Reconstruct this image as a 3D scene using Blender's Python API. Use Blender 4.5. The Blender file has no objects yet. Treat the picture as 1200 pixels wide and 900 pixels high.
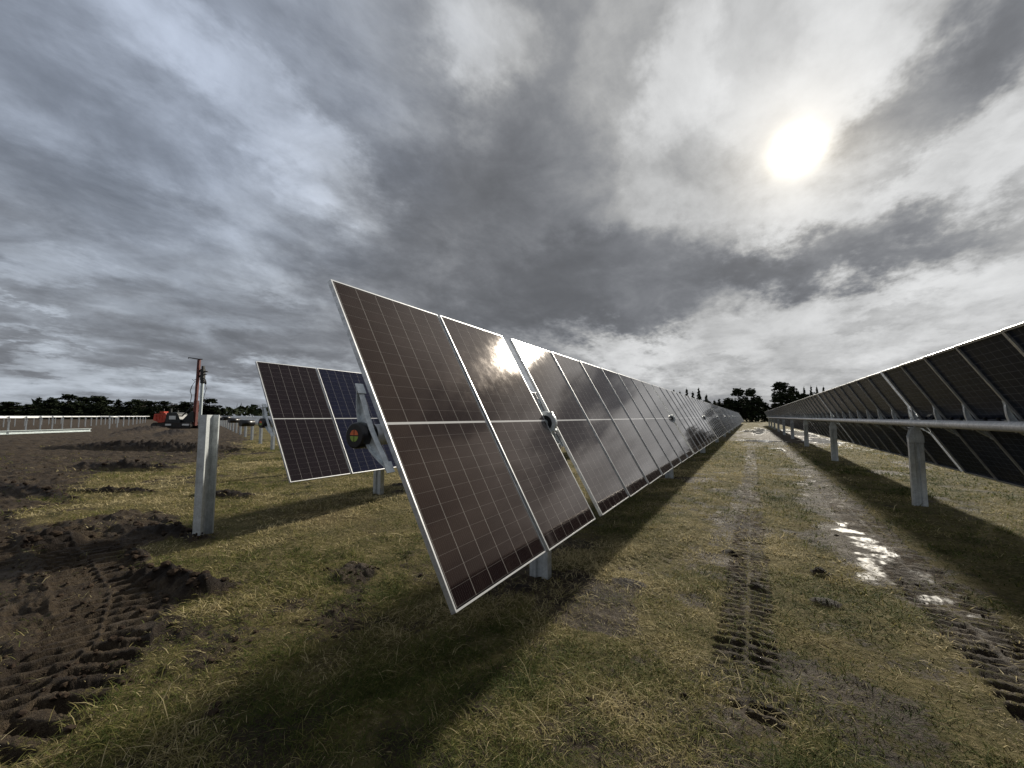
import bpy, bmesh, math, random
import numpy as np
from mathutils import Matrix, Vector, Euler

random.seed(7); rng = np.random.default_rng(7)
sc = bpy.context.scene
C = sc.collection
R = math.radians
PI = math.pi

# ------------------------------------------------------------------ basics
CAM_H = 1.75
F_PX, PITCH, ROLL, YAW = 487.65, R(4.45), R(0.096), R(29.768)
TILT = R(60.84)
AXZ = 1.705            # height of the tracker axis
MW, ML = 1.178, 2.278  # module pitch along the row, module length
GAP = 0.169            # gap at each bearing
SUN_AZ, SUN_EL = 5.76, 28.57

# ------------------------------------------------------------------ node helpers
def new_mat(name):
    m = bpy.data.materials.new(name); m.use_nodes = True
    nt = m.node_tree
    b = nt.nodes['Principled BSDF']
    return m, nt, b

class NB:
    def __init__(s, nt): s.nt = nt
    def n(s, typ, **kw):
        nd = s.nt.nodes.new(typ)
        for k, v in kw.items(): setattr(nd, k, v)
        return nd
    def link(s, a, b): s.nt.links.new(a, b)
    def setin(s, sock, v):
        if isinstance(v, bpy.types.NodeSocket): s.link(v, sock)
        else: sock.default_value = v
    def math(s, op, a, b=None, c=None, clamp=False):
        nd = s.n('ShaderNodeMath', operation=op); nd.use_clamp = clamp
        s.setin(nd.inputs[0], a)
        if b is not None: s.setin(nd.inputs[1], b)
        if c is not None: s.setin(nd.inputs[2], c)
        return nd.outputs[0]
    def vmath(s, op, a, b=None, scale=None):
        nd = s.n('ShaderNodeVectorMath', operation=op)
        s.setin(nd.inputs[0], a)
        if b is not None: s.setin(nd.inputs[1], b)
        if scale is not None: s.setin(nd.inputs['Scale'], scale)
        return nd.outputs[1] if op in ('LENGTH', 'DOT_PRODUCT', 'DISTANCE') else nd.outputs[0]
    def noise(s, vec, scale, detail=2, rough=0.5, dist=0.0, out=0):
        nd = s.n('ShaderNodeTexNoise')
        if vec is not None: s.link(vec, nd.inputs['Vector'])
        nd.inputs['Scale'].default_value = scale; nd.inputs['Detail'].default_value = detail
        nd.inputs['Roughness'].default_value = rough; nd.inputs['Distortion'].default_value = dist
        return nd.outputs[out]
    def mapping(s, vec, loc=(0,0,0), rot=(0,0,0), scl=(1,1,1), typ='POINT'):
        nd = s.n('ShaderNodeMapping', vector_type=typ)
        s.link(vec, nd.inputs[0])
        nd.inputs[1].default_value = loc; nd.inputs[2].default_value = rot; nd.inputs[3].default_value = scl
        return nd.outputs[0]
    def ramp(s, v, a, b, c=0.0, d=1.0, smooth=True):
        nd = s.n('ShaderNodeMapRange', interpolation_type='SMOOTHSTEP' if smooth else 'LINEAR')
        s.setin(nd.inputs[0], v)
        for i, q in enumerate((a, b, c, d)): s.setin(nd.inputs[i + 1], q)
        return nd.outputs[0]
    def mix(s, f, a, b, mode='MIX'):
        nd = s.n('ShaderNodeMix', data_type='RGBA', blend_type=mode)
        s.setin(nd.inputs[0], f)
        for i, q in ((6, a), (7, b)):
            if isinstance(q, bpy.types.NodeSocket): s.link(q, nd.inputs[i])
            else: nd.inputs[i].default_value = (*q, 1)
        return nd.outputs[2]
    def coord(s, which='Object'): return s.n('ShaderNodeTexCoord').outputs[which]
    def bump(s, h, strength, dist, normal=None):
        nd = s.n('ShaderNodeBump'); s.setin(nd.inputs['Strength'], strength)
        nd.inputs['Distance'].default_value = dist; s.link(h, nd.inputs['Height'])
        if normal is not None: s.link(normal, nd.inputs['Normal'])
        return nd.outputs[0]

def sinp(b, **kw):
    for k, v in kw.items(): b.inputs[k.replace('_', ' ')].default_value = v

# ------------------------------------------------------------------ materials
def mat_galv(name, col, rough=.42, metallic=.85):
    m, nt, b = new_mat(name); q = NB(nt)
    co = q.coord()
    n1 = q.noise(co, 9, 4, .6); n2 = q.noise(co, 60, 2, .5)
    st = q.noise(q.mapping(co, scl=(14, 14, .8)), 1.5, 3, .6)
    v = q.math('MULTIPLY_ADD', n1, .5, q.math('MULTIPLY_ADD', n2, .25, q.math('MULTIPLY', st, .3)))
    c = q.mix(q.ramp(v, .3, .75), tuple(x * .62 for x in col), tuple(min(1, x * 1.2) for x in col))
    q.link(c, b.inputs['Base Color']); sinp(b, Metallic=metallic)
    q.link(q.ramp(v, .3, .8, rough + .12, rough - .1), b.inputs['Roughness'])
    q.link(q.bump(n2, .15, .001), b.inputs['Normal'])
    return m
M_GALV = mat_galv('galvanised_steel', (.72, .76, .78), .4, .5)
M_PILE = mat_galv('galvanised_pile_steel', (.60, .63, .64), .5, .4)
M_TUBE = mat_galv('bright_tube_steel', (.84, .87, .89), .34, .15)
M_PALE = mat_galv('pale_steel', (.6, .66, .66), .5, .4)
M_ALU = mat_galv('aluminium_frame', (.70, .71, .72), .42, .75)

def mat_plain(name, col, rough=.5, metallic=0.0, var=.3, scale=6):
    m, nt, b = new_mat(name); q = NB(nt)
    n = q.noise(q.coord(), scale, 4, .65)
    q.link(q.mix(q.ramp(n, .3, .7), tuple(x * (1 - var) for x in col), tuple(min(1, x * (1 + var)) for x in col)), b.inputs['Base Color'])
    sinp(b, Roughness=rough, Metallic=metallic)
    return m
M_BLACK = mat_plain('black_polymer', (.008, .008, .010), .35)
M_ORANGE = mat_plain('orange_paint', (.50, .055, .025), .45, 0, .25, 1.5)
M_RED = mat_plain('red_mast_paint', (.11, .022, .016), .5, 0, .3, 1.2)
M_DARKM = mat_plain('dark_machine_steel', (.018, .02, .02), .5)
M_RUBBER = mat_plain('muddy_track', (.03, .024, .02), .8)
M_WHITEP = mat_plain('white_panel_paint', (.7, .7, .68), .5, 0, .1)
M_STK_O = mat_plain('orange_sticker', (.75, .16, .05), .4, 0, .05)
M_STK_G = mat_plain('green_sticker', (.30, .42, .07), .4, 0, .05)
M_CLOUT = mat_plain('hose_rubber', (.03, .03, .03), .5)

def mat_cells(name, base, base2, seed, spec=.5, stint=(1.0, .66, .42)):
    """solar glass: 6 columns of half-cut cells, silver gaps, broad bar halfway"""
    m, nt, b = new_mat(name); q = NB(nt)
    uv = q.n('ShaderNodeUVMap').outputs[0]
    sep = q.n('ShaderNodeSeparateXYZ'); q.link(uv, sep.inputs[0])
    u, v = sep.outputs[0], sep.outputs[1]     # metres from the centre: u across, v along
    CW, CH = .1856, .0925
    def lines(x, pitch, half, off=0.0):
        t = q.math('FRACT', q.math('DIVIDE', q.math('ADD', x, 40 * pitch + off), pitch))
        d = q.math('MULTIPLY', q.math('MINIMUM', t, q.math('SUBTRACT', 1.0, t)), pitch)
        return q.math('LESS_THAN', d, half)
    col = lines(u, CW, .0016)
    av = q.math('ABSOLUTE', v)
    mid = q.math('LESS_THAN', av, .0085)
    row = lines(q.math('SUBTRACT', av, .0085), CH, .0009)
    edge = q.math('MAXIMUM', q.math('GREATER_THAN', q.math('ABSOLUTE', u), 3 * CW + .002), q.math('GREATER_THAN', av, .0085 + 12 * CH + .002))
    bus = lines(u, CW / 10, .00035, CW / 20)
    # cut cell corners: tiny silver diamonds on every second row line
    n = q.noise(q.coord(), 2.2, 3, .6)
    # each cell a touch different
    cid = q.n('ShaderNodeCombineXYZ')
    q.link(q.math('FLOOR', q.math('DIVIDE', u, CW)), cid.inputs[0]); q.link(q.math('FLOOR', q.math('DIVIDE', v, CH)), cid.inputs[1])
    wn = q.n('ShaderNodeTexWhiteNoise', noise_dimensions='3D'); q.link(cid.outputs[0], wn.inputs[0])
    fc = q.math('MULTIPLY_ADD', wn.outputs[0], .5, q.math('MULTIPLY', n, .5))
    c = q.mix(fc, base, base2)
    c = q.mix(q.math('MULTIPLY', bus, .22), c, (.30, .29, .28))
    c = q.mix(q.math('MULTIPLY', row, .26), c, (.42, .40, .38))
    c = q.mix(q.math('MULTIPLY', col, .62), c, (.50, .48, .45))
    c = q.mix(edge, c, (.012, .012, .014))
    c = q.mix(mid, c, (.62, .62, .62))
    q.link(c, b.inputs['Base Color'])
    sinp(b, Roughness=.05, IOR=1.58)
    b.inputs['Specular Tint'].default_value = (*stint, 1)
    b.inputs['Specular IOR Level'].default_value = spec
    dust = q.noise(q.coord(), 7, 5, .7)
    q.link(q.ramp(dust, .35, .75, .045, .075), b.inputs['Roughness'])
    # a faint waviness of the toughened glass
    q.link(q.bump(q.noise(q.coord(), 2.0, 1, .4), .015, .01), b.inputs['Normal'])
    return m
def mat_back():
    m, nt, b = new_mat('module_back_glass'); q = NB(nt)
    uv = q.n('ShaderNodeUVMap').outputs[0]; sep = q.n('ShaderNodeSeparateXYZ'); q.link(uv, sep.inputs[0])
    def ln(x, pitch, half):
        t = q.math('FRACT', q.math('DIVIDE', q.math('ADD', x, 40*pitch), pitch))
        return q.math('LESS_THAN', q.math('MULTIPLY', q.math('MINIMUM', t, q.math('SUBTRACT', 1.0, t)), pitch), half)
    av = q.math('ABSOLUTE', sep.outputs[1])
    l = q.math('MAXIMUM', ln(sep.outputs[0], .1856, .002), q.math('MULTIPLY', ln(q.math('SUBTRACT', av, .0085), .0925, .0016), .7))
    l = q.math('MAXIMUM', l, q.math('LESS_THAN', av, .02))
    c = q.mix(q.noise(q.coord(), 3, 3, .6), (.012, .017, .030), (.020, .026, .044))
    q.link(q.mix(q.math('MULTIPLY', l, .6), c, (.40, .42, .46)), b.inputs['Base Color'])
    sinp(b, Roughness=.25, IOR=1.25); b.inputs['Specular IOR Level'].default_value = .18
    return m
M_BACKG = mat_back()
M_CELL = mat_cells('solar_cells_brown', (.011, .007, .008), (.020, .013, .013), 1)
M_CELLD = mat_cells('solar_cells_dark', (.008, .006, .008), (.014, .010, .013), 2, .3, (1.0, .8, .8))
M_CELLB = mat_cells('solar_cells_blue', (.006, .007, .018), (.010, .011, .027), 3, .28, (.6, .66, 1.0))

# ------------------------------------------------------------------ mesh helpers
def obj(name, me, mat=None, parent=None, matrix=None):
    if isinstance(me, bmesh.types.BMesh):
        m2 = bpy.data.meshes.new(name); me.to_mesh(m2); me.free(); me = m2
        if mat is not None:
            for mm in (mat if isinstance(mat, (list, tuple)) else [mat]): me.materials.append(mm)
    o = bpy.data.objects.new(name, me); C.objects.link(o)
    if parent is not None: o.parent = parent
    if matrix is not None: o.matrix_local = matrix
    return o

def tag(o, label, cat, group=None, kind=None):
    if label: o['label'] = label
    if cat: o['category'] = cat
    if group: o['group'] = group
    if kind: o['kind'] = kind
    return o

def empty(name, loc, rz=0.0):
    o = bpy.data.objects.new(name, None); C.objects.link(o)
    o.location = loc; o.rotation_euler = (0, 0, rz); o.empty_display_size = .3
    return o

def box(bm, lo, hi, mi=0, mtx=None, bevel=0.0):
    x0, y0, z0 = lo; x1, y1, z1 = hi
    vs = [bm.verts.new(p) for p in ((x0,y0,z0),(x1,y0,z0),(x1,y1,z0),(x0,y1,z0),(x0,y0,z1),(x1,y0,z1),(x1,y1,z1),(x0,y1,z1))]
    fs = [bm.faces.new([vs[i] for i in f]) for f in ((0,3,2,1),(4,5,6,7),(0,1,5,4),(1,2,6,5),(2,3,7,6),(3,0,4,7))]
    for f in fs: f.material_index = mi
    if bevel:
        es = list({e for f in fs for e in f.edges})
        r = bmesh.ops.bevel(bm, geom=es, offset=bevel, segments=2, affect='EDGES')
        vs = list({v for f in r['faces'] for v in f.verts} | {v for v in vs if v.is_valid})
    if mtx is not None: bmesh.ops.transform(bm, matrix=mtx, verts=[v for v in vs if v.is_valid])
    return vs

def tube(bm, pts, r, seg=14, caps=True, mi=0, smooth=True):
    pts = [Vector(p) for p in pts]; rings = []
    n = len(pts)
    for i, p in enumerate(pts):
        d = (pts[min(i+1, n-1)] - pts[max(i-1, 0)]).normalized()
        a = Vector((0,0,1)) if abs(d.z) < .9 else Vector((1,0,0))
        u = d.cross(a).normalized(); w = d.cross(u)
        rr = r[i] if isinstance(r, (list, tuple)) else r
        rings.append([bm.verts.new(p + (u*math.cos(2*PI*k/seg) + w*math.sin(2*PI*k/seg))*rr) for k in range(seg)])
    for i in range(n-1):
        for k in range(seg):
            f = bm.faces.new((rings[i][k], rings[i][(k+1) % seg], rings[i+1][(k+1) % seg], rings[i+1][k])); f.smooth = smooth; f.material_index = mi
    if caps:
        f = bm.faces.new(rings[0][::-1]); f.material_index = mi
        f = bm.faces.new(rings[-1]); f.material_index = mi
    return rings

def extrude_poly(bm, pts2, axis, lo, hi, mi=0):
    """pts2 in the two axes other than `axis`, extruded lo..hi along axis"""
    def P(a, b, t):
        return {'y': (a, t, b), 'z': (a, b, t), 'x': (t, a, b)}[axis]
    A = [bm.verts.new(P(a, b, lo)) for a, b in pts2]; B = [bm.verts.new(P(a, b, hi)) for a, b in pts2]
    n = len(pts2)
    for i in range(n):
        f = bm.faces.new((A[i], A[(i+1) % n], B[(i+1) % n], B[i])); f.material_index = mi
    f1 = bm.faces.new(A[::-1]); f2 = bm.faces.new(B)
    f1.material_index = f2.material_index = mi
    return A + B

def finish(bm):
    bmesh.ops.recalc_face_normals(bm, faces=bm.faces[:])
    return bm

def ribbon(bm, pts, w, t, axis_lo, axis_hi, mi=0):
    """strip of thickness t following pts (x,z), extruded in y"""
    pts = [Vector((p[0], p[1])) for p in pts]; n = len(pts); up = []; dn = []
    for i, p in enumerate(pts):
        d = (pts[min(i+1, n-1)] - pts[max(i-1, 0)]).normalized(); nn = Vector((-d.y, d.x)) * t / 2
        up.append(p + nn); dn.append(p - nn)
    extrude_poly(bm, [tuple(p) for p in up + dn[::-1]], 'y', axis_lo, axis_hi, mi)

# ------------------------------------------------------------------ numpy noise
def hash2(ix, iy, s):
    h = (ix.astype(np.int64) * 374761393 + iy.astype(np.int64) * 668265263 + s * 1442695041) & 0xFFFFFFFF
    h = ((h ^ (h >> 13)) * 1274126177) & 0xFFFFFFFF
    return ((h ^ (h >> 16)) & 0xFFFFFF) / float(0xFFFFFF)
def vnoise(x, y, s=0):
    ix = np.floor(x); iy = np.floor(y); fx = x - ix; fy = y - iy
    fx = fx*fx*fx*(fx*(fx*6-15)+10); fy = fy*fy*fy*(fy*(fy*6-15)+10)
    a = hash2(ix, iy, s); b = hash2(ix+1, iy, s); c = hash2(ix, iy+1, s); d = hash2(ix+1, iy+1, s)
    return (a*(1-fx)+b*fx)*(1-fy) + (c*(1-fx)+d*fx)*fy
def fbm(x, y, f, o=4, s=0, g=.5):
    r = np.zeros_like(x); a = 1.0; t = 0.0
    for i in range(o):
        r += a * vnoise(x*f + 17.3*i, y*f + 9.1*i, s+i); t += a; a *= g; f *= 2.03
    return r / t - .5
def sst(a, b, x):
    t = np.clip((x-a)/(b-a), 0, 1); return t*t*(3-2*t)

def poly_sd(x, y, poly):
    """signed distance, positive inside"""
    P = np.array(poly); n = len(P); d = np.full(x.shape, 1e9); ins = np.zeros(x.shape, bool)
    for i in range(n):
        a = P[i]; b = P[(i+1) % n]; e = b - a
        t = np.clip(((x-a[0])*e[0] + (y-a[1])*e[1]) / (e@e + 1e-12), 0, 1)
        d = np.minimum(d, np.hypot(x-a[0]-t*e[0], y-a[1]-t*e[1]))
        if e[1] != 0:
            c = ((a[1] > y) != (b[1] > y)) & (x < (b[0]-a[0])*(y-a[1])/e[1] + a[0])
            ins ^= c
    return np.where(ins, d, -d)
def ell(x, y, cx, cy, rx, ry, rot=0.0):
    c, s = math.cos(rot), math.sin(rot); dx = x-cx; dy = y-cy
    return 1 - np.hypot((dx*c+dy*s)/rx, (-dx*s+dy*c)/ry)

MUD = [(-56.2,9.4),(-48.5,10.8),(-36.6,10.4),(-25.4,9.5),(-36.9,15.0),(-41.9,18.3),(-27.9,12.1),(-21.0,7.3),(-19.5,5.6),(-13.7,3.75),(-12.3,2.8),(-11.6,2.35),(-10.2,2.34),(-10.0,3.3),(-8.6,3.7),(-6.6,3.35),(-6.5,2.9),(-7.0,2.68),(-6.95,2.31),(-5.88,2.19),(-4.88,2.43),(-4.57,2.23),(-4.6,1.96),(-4.24,1.75),(-3.87,1.4),(-3.69,1.11),(-3.52,.88),(-3.37,.73),(-3.2,.3),(-3.6,-4),(-14,-8),(-40,-6),(-60,0)]
MUD_T1 = [(-.85,8.2),(-.35,13),(.25,10),(.24,5.0),(.2,3.5),(-.4,3.4),(-.5,4.4),(-.85,5.8)]
MUD_T2 = [(.95,14),(1.5,19),(1.85,12),(1.95,8),(1.95,6),(1.95,4.6),(1.45,4.2),(1.1,4.8),(.7,5.8),(.55,7.5)]
DIRT_C = [(-4.6,2.99),(-4.28,3.67),(-3.61,3.71),(-3.4,3.14),(-3.67,2.75)]
# tracked-machine imprints: centre line, half width, lug spacing, strength
TRACKS = [
    ([(-.10,2.9),(-.08,6.5),(-.07,14),(-.05,30)], .20, .115, .62, 0),
    ([(1.56,3.8),(1.54,6),(1.57,9),(1.60,15),(1.62,30)], .27, .125, .66, 1),
    ([(-3.0,-.2),(-3.75,.8),(-4.5,1.35),(-5.6,1.75),(-7.2,2.0),(-9.5,2.2)], .36, .17, 1.25, 2),
    ([(-4.3,-.6),(-5.2,.35),(-6.4,.9),(-8.6,1.3),(-12,1.8)], .36, .17, 1.2, 3),
    ([(-2.6,3.3),(-1.05,5.6),(-.65,8.6),(-.45,14)], .2, .115, .25, 4),
]
def track_coord(x, y, pts):
    best = np.full(x.shape, 1e9); lat = np.zeros_like(x); lon = np.zeros_like(x); acc = 0.0
    for a, b in zip(pts[:-1], pts[1:]):
        a = np.array(a); b = np.array(b); e = b-a; Ln = math.hypot(*e); e = e/Ln
        t = (x-a[0])*e[0] + (y-a[1])*e[1]; tc = np.clip(t, 0, Ln)
        dx = x-a[0]-tc*e[0]; dy = y-a[1]-tc*e[1]; d = np.hypot(dx, dy)
        m = d < best; best = np.where(m, d, best)
        sl = (x-a[0])*e[1] - (y-a[1])*e[0]
        lat = np.where(m, sl, lat); lon = np.where(m, acc+tc, lon); acc += Ln
    return best, lat, lon

PUD = [(.3,66,1.9,20),(.6,35.5,1.7,2.4),(1.2,27,.5,1.6),(4.6,60,1.6,20),(4.8,37,1.5,8),(5.3,29.5,.9,2.2),(1.35,7.6,.36,1.5),(1.1,6.2,.25,.7),(1.55,6.0,.34,1.0),(1.75,5.2,.3,.7),(-5.6,.55,.7,.15)]

def ground_fields(x, y):
    r = np.hypot(x, y)
    near = r < 75
    h = .05*fbm(x, y, .22, 3, 1) + .045*fbm(x, y, 1.1, 4, 5)
    h += np.where(r > 60, .9*(sst(60, 700, r))*fbm(x, y, .008, 3, 40), 0)
    h += .10*np.exp(-((x+6.9)**2+(y-6.4)**2)/3.0)
    mud = np.full(x.shape, -5.0)
    wob = .30*fbm(x, y, .9, 4, 11) + .22*fbm(x, y, 4.0, 3, 13)
    k = r < 420
    kx, ky, kw = x[k], y[k], wob[k]; kr = r[k]
    sc_ = np.clip(kr/8, .35, 4)
    m = poly_sd(kx, ky, MUD)/sc_ + kw*2.2
    m = np.maximum(m, -1 + 0*m)
    big = fbm(kx, ky, .35, 4, 21)
    # tongues of grass left standing inside the mud
    g1 = np.maximum(ell(kx, ky, -14.4, 5.2, 3.2, .75, R(150)), ell(kx, ky, -11.9, 3.05, 1.2, .22, R(175)))
    g1 = np.maximum(g1, ell(kx, ky, -5.9, 2.62, 1.0, .22, R(5)))
    g1 = np.maximum(g1, ell(kx, ky, -5.0, .95, .75, .10, R(150)))
    m = np.where(g1 > -.2, np.minimum(m, -g1*2 + kw*2), m)
    m1 = poly_sd(kx, ky, MUD_T1)*.9 - .16 + kw*2.6
    m2 = poly_sd(kx, ky, MUD_T2)*.9 - .12 + kw*2.6
    m3 = poly_sd(kx, ky, DIRT_C)*1.5 - .25 + kw*2.6
    mm = np.maximum(np.maximum(m, m1*.8), np.maximum(m2*.8, m3))
    # wet ground round the puddles, scuffed lanes down the aisle
    lane = np.exp(-((kx+.1)/.35)**2) + np.exp(-((kx-1.58)/.38)**2)
    mm = np.maximum(mm, (lane*.62 - .62)*sst(2.5, 5, ky) + kw*2.0)
    mm = np.maximum(mm, ell(kx, ky, 2.2, 48, 5.0, 26)*.6 + kw*1.5 - .1)
    # odd scuffs in the grass
    mm = np.maximum(mm, (fbm(kx, ky, .8, 3, 77)-.22)*3.0 + kw*1.6)
    mm = np.maximum(mm, ell(kx, ky, .0, 4.6, 1.1, 3.6)*.25 - .24 + kw*2.2 + fbm(kx, ky, 2.2, 3, 78)*.55)
    azk = np.degrees(np.arctan2(kx, ky))
    mm = np.maximum(mm, sst(16, 28, kr)*sst(-60, -68, azk)*.95 - .10 + kw*1.6)
    mud[k] = mm
    mudf = sst(-.18, .30, mud)
    # relief of churned mud
    rd = 1 - np.abs(2*vnoise(x*1.7+3*wob, y*3.2+2*wob, 31)-1)
    rd2 = 1 - np.abs(2*vnoise(x*4.2+2*wob, y*6.1, 33)-1)
    cl = fbm(x, y, 9.0, 3, 35)
    leftm = sst(-2.6, -3.4, x)
    rd3 = 1 - np.abs(2*vnoise(x*9+3*wob, y*15, 37)-1)
    rel = mudf*leftm*(.045*(rd**3-.25) + .030*(rd2**2-.3) + .020*(rd3-.5) + .045*cl + .020*fbm(x, y, 26, 2, 39)) + mudf*(1-leftm)*(.022*cl + .012*(rd2-.5) + .012*fbm(x, y, 22, 2, 38) - .012)
    rel = np.where(r < 60, rel, rel*np.clip(1-(r-60)/30, 0, 1))
    h = h + rel
    # spoil ridges pushed up at the end of the machine track
    def ridge(cx, cy, rx, ry, rot, a):
        e = np.clip(ell(x, y, cx, cy, rx, ry, rot), 0, 1)
        return e**.7*a*(.55+.9*vnoise(x*7, y*7, 51)+.5*vnoise(x*19, y*19, 52)), e
    dark = np.zeros_like(x)
    for args in ((-5.35,2.14,.75,.16,R(8),.12),(-4.75,2.22,.30,.16,R(60),.10),(-6.6,2.28,.45,.14,R(-10),.09),(-8.4,1.95,.6,.35,0,.13),(-10.0,4.9,.9,.22,R(20),.13),
                 (-12.8,3.9,1.3,.16,R(25),.10),(-7.6,2.9,1.3,.2,R(10),.10),(-18,5.8,2.6,.5,R(20),.22),(-27,9.4,7,.8,R(22),.35),(-14.5,2.9,3,.3,R(5),.12),(-62,21.5,14,1.6,R(152),.45),(-50,19.5,10,1.4,R(157),.3),
                 (-2.1,3.9,.2,.12,0,.03),(-.3,6.2,.12,.1,0,.04),(-1.18,4.55,.22,.14,0,.04),(.0,5.15,.1,.06,0,.05),(.55,5.0,.15,.1,0,.05),(.62,5.9,.12,.09,0,.05)):
        a, e = ridge(*args); h = h + a; dark = np.maximum(dark, sst(.05, .5, e)); mudf = np.maximum(mudf, sst(.02, .3, e))
    lug_all = np.zeros_like(x)
    kk = r < 32
    for pts, hw, sp, st, sid in TRACKS:
        X = x[kk]; Y = y[kk]
        d, lat, lon = track_coord(X, Y, pts)
        inside = sst(hw+.03, hw-.02, np.abs(lat) + .06*(vnoise(X*5, Y*5, 60+sid)-.5)) * (d < hw+.1)
        side = np.where(lat > 0, 1.0, 0.0)
        ph = (lon + side*sp*.5 + np.abs(lat)*.22*(1 if sid != 1 else .6) + .012*fbm(X, Y, 6, 2, 70))/sp
        t = ph - np.floor(ph)
        lug = sst(.0, .16, t)*sst(.62, .46, t)
        lug = lug*sst(.0, .03, np.abs(lat + .02*fbm(X, Y, 3, 2, 72)) - .004 - .02*(vnoise(X*6, Y*6, 73)-.5))*(.55+.9*np.clip(vnoise(X*4.5, Y*4.5, 74), 0, 1))
        # the imprint comes and goes
        q = vnoise(lon*.9+5*sid, lat*0+sid*3.3, 80)*.7 + vnoise(X*3, Y*3, 81)*.6
        vis = sst(.20, .60, q) if sid < 2 else sst(.15, .5, q)
        a = inside*st*vis
        if sid in (2, 3): h[kk] -= rel[kk]*.75*inside
        h[kk] += -.038*a*lug + .014*a*(1-lug) - .012*inside*st
        a = np.minimum(a, 1)
        mudf[kk] = np.maximum(mudf[kk], np.clip(1.35*a, 0, .92)*np.clip(.55+lug, 0, 1)*sst(.05, .5, q))
        lug_all[kk] = np.maximum(lug_all[kk], np.clip(a*1.5, 0, 1))
    # fine roughness of turf
    h += (1-mudf)*(.022*(fbm(x, y, 5, 3, 91)) + .014*fbm(x, y, 16, 2, 93))*(r < 40)
    h += mudf*.012*fbm(x, y, 24, 3, 95)*(r < 25)
    wet = np.zeros_like(x)
    for cx, cy, rx, ry in PUD:
        e = ell(x, y, cx, cy, rx, ry)
        wet = np.maximum(wet, sst(-.1, .5, e + 1.1*fbm(x*1.0, y*(.45 if cy > 20 else 1.0), 1.3 if cy > 20 else 5, 3, 97)))
    wet = wet*(.35+.65*mudf)*np.where(r < 14, .52, 1)
    pool = sst(.32, .55, wet)*np.where(r < 12, .40, .9)
    h = h*(1-pool) + pool*(.05*fbm(x, y, .22, 3, 1) - .022)
    return h, mudf, wet, dark, lug_all

# ------------------------------------------------------------------ ground
def make_ground():
    rr = [.25]
    while rr[-1] < 45: rr.append(rr[-1]*1.0062 if rr[-1] > 1.7 else rr[-1]+.05)
    while rr[-1] < 3500: rr.append(rr[-1]*1.028)
    rr = np.array(rr)
    az = list(np.arange(-96, 36, .125)); az += list(np.arange(36, 264, 3.0))
    az = np.radians(np.array(az)); na, nr = len(az), len(rr)
    X = (rr[:, None]*np.sin(az)[None]).ravel(); Y = (rr[:, None]*np.cos(az)[None]).ravel()
    h, mudf, wet, dark, lug = ground_fields(X, Y)
    co = np.zeros((nr*na+1, 3), np.float32); co[:-1, 0] = X; co[:-1, 1] = Y; co[:-1, 2] = h
    i = np.arange(nr-1)[:, None]*na; j = np.arange(na)[None]; j2 = (j+1) % na
    # azimuth grows clockwise, so this order faces up
    q = np.stack([i+j, i+na+j, i+na+j2, i+j2], -1).reshape(-1, 4)
    q = q[:, ::-1]
    cap = np.stack([np.full(na, nr*na), np.arange(na), (np.arange(na)+1) % na], -1)[:, ::-1]
    me = bpy.data.meshes.new('ground')
    nq, ntq = len(q), len(cap)
    me.vertices.add(len(co)); me.vertices.foreach_set('co', co.ravel())
    me.loops.add(nq*4+ntq*3); me.loops.foreach_set('vertex_index', np.concatenate([q.ravel(), cap.ravel()]).astype(np.int32))
    me.polygons.add(nq+ntq)
    st = np.concatenate([np.arange(nq)*4, nq*4+np.arange(ntq)*3]).astype(np.int32)
    me.polygons.foreach_set('loop_start', st)
    me.update(calc_edges=True)
    me.polygons.foreach_set('use_smooth', np.ones(nq+ntq, bool))
    at = me.attributes.new('soil', 'FLOAT_COLOR', 'POINT')
    col = np.zeros((len(co), 4), np.float32)
    col[:-1, 0] = mudf; col[:-1, 1] = wet; col[:-1, 2] = dark; col[:-1, 3] = lug
    at.data.foreach_set('color', col.ravel())
    o = bpy.data.objects.new('ground', me); C.objects.link(o); o['kind'] = 'structure'
    if me.polygons[0].normal.z < 0: me.flip_normals()
    return o

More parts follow.
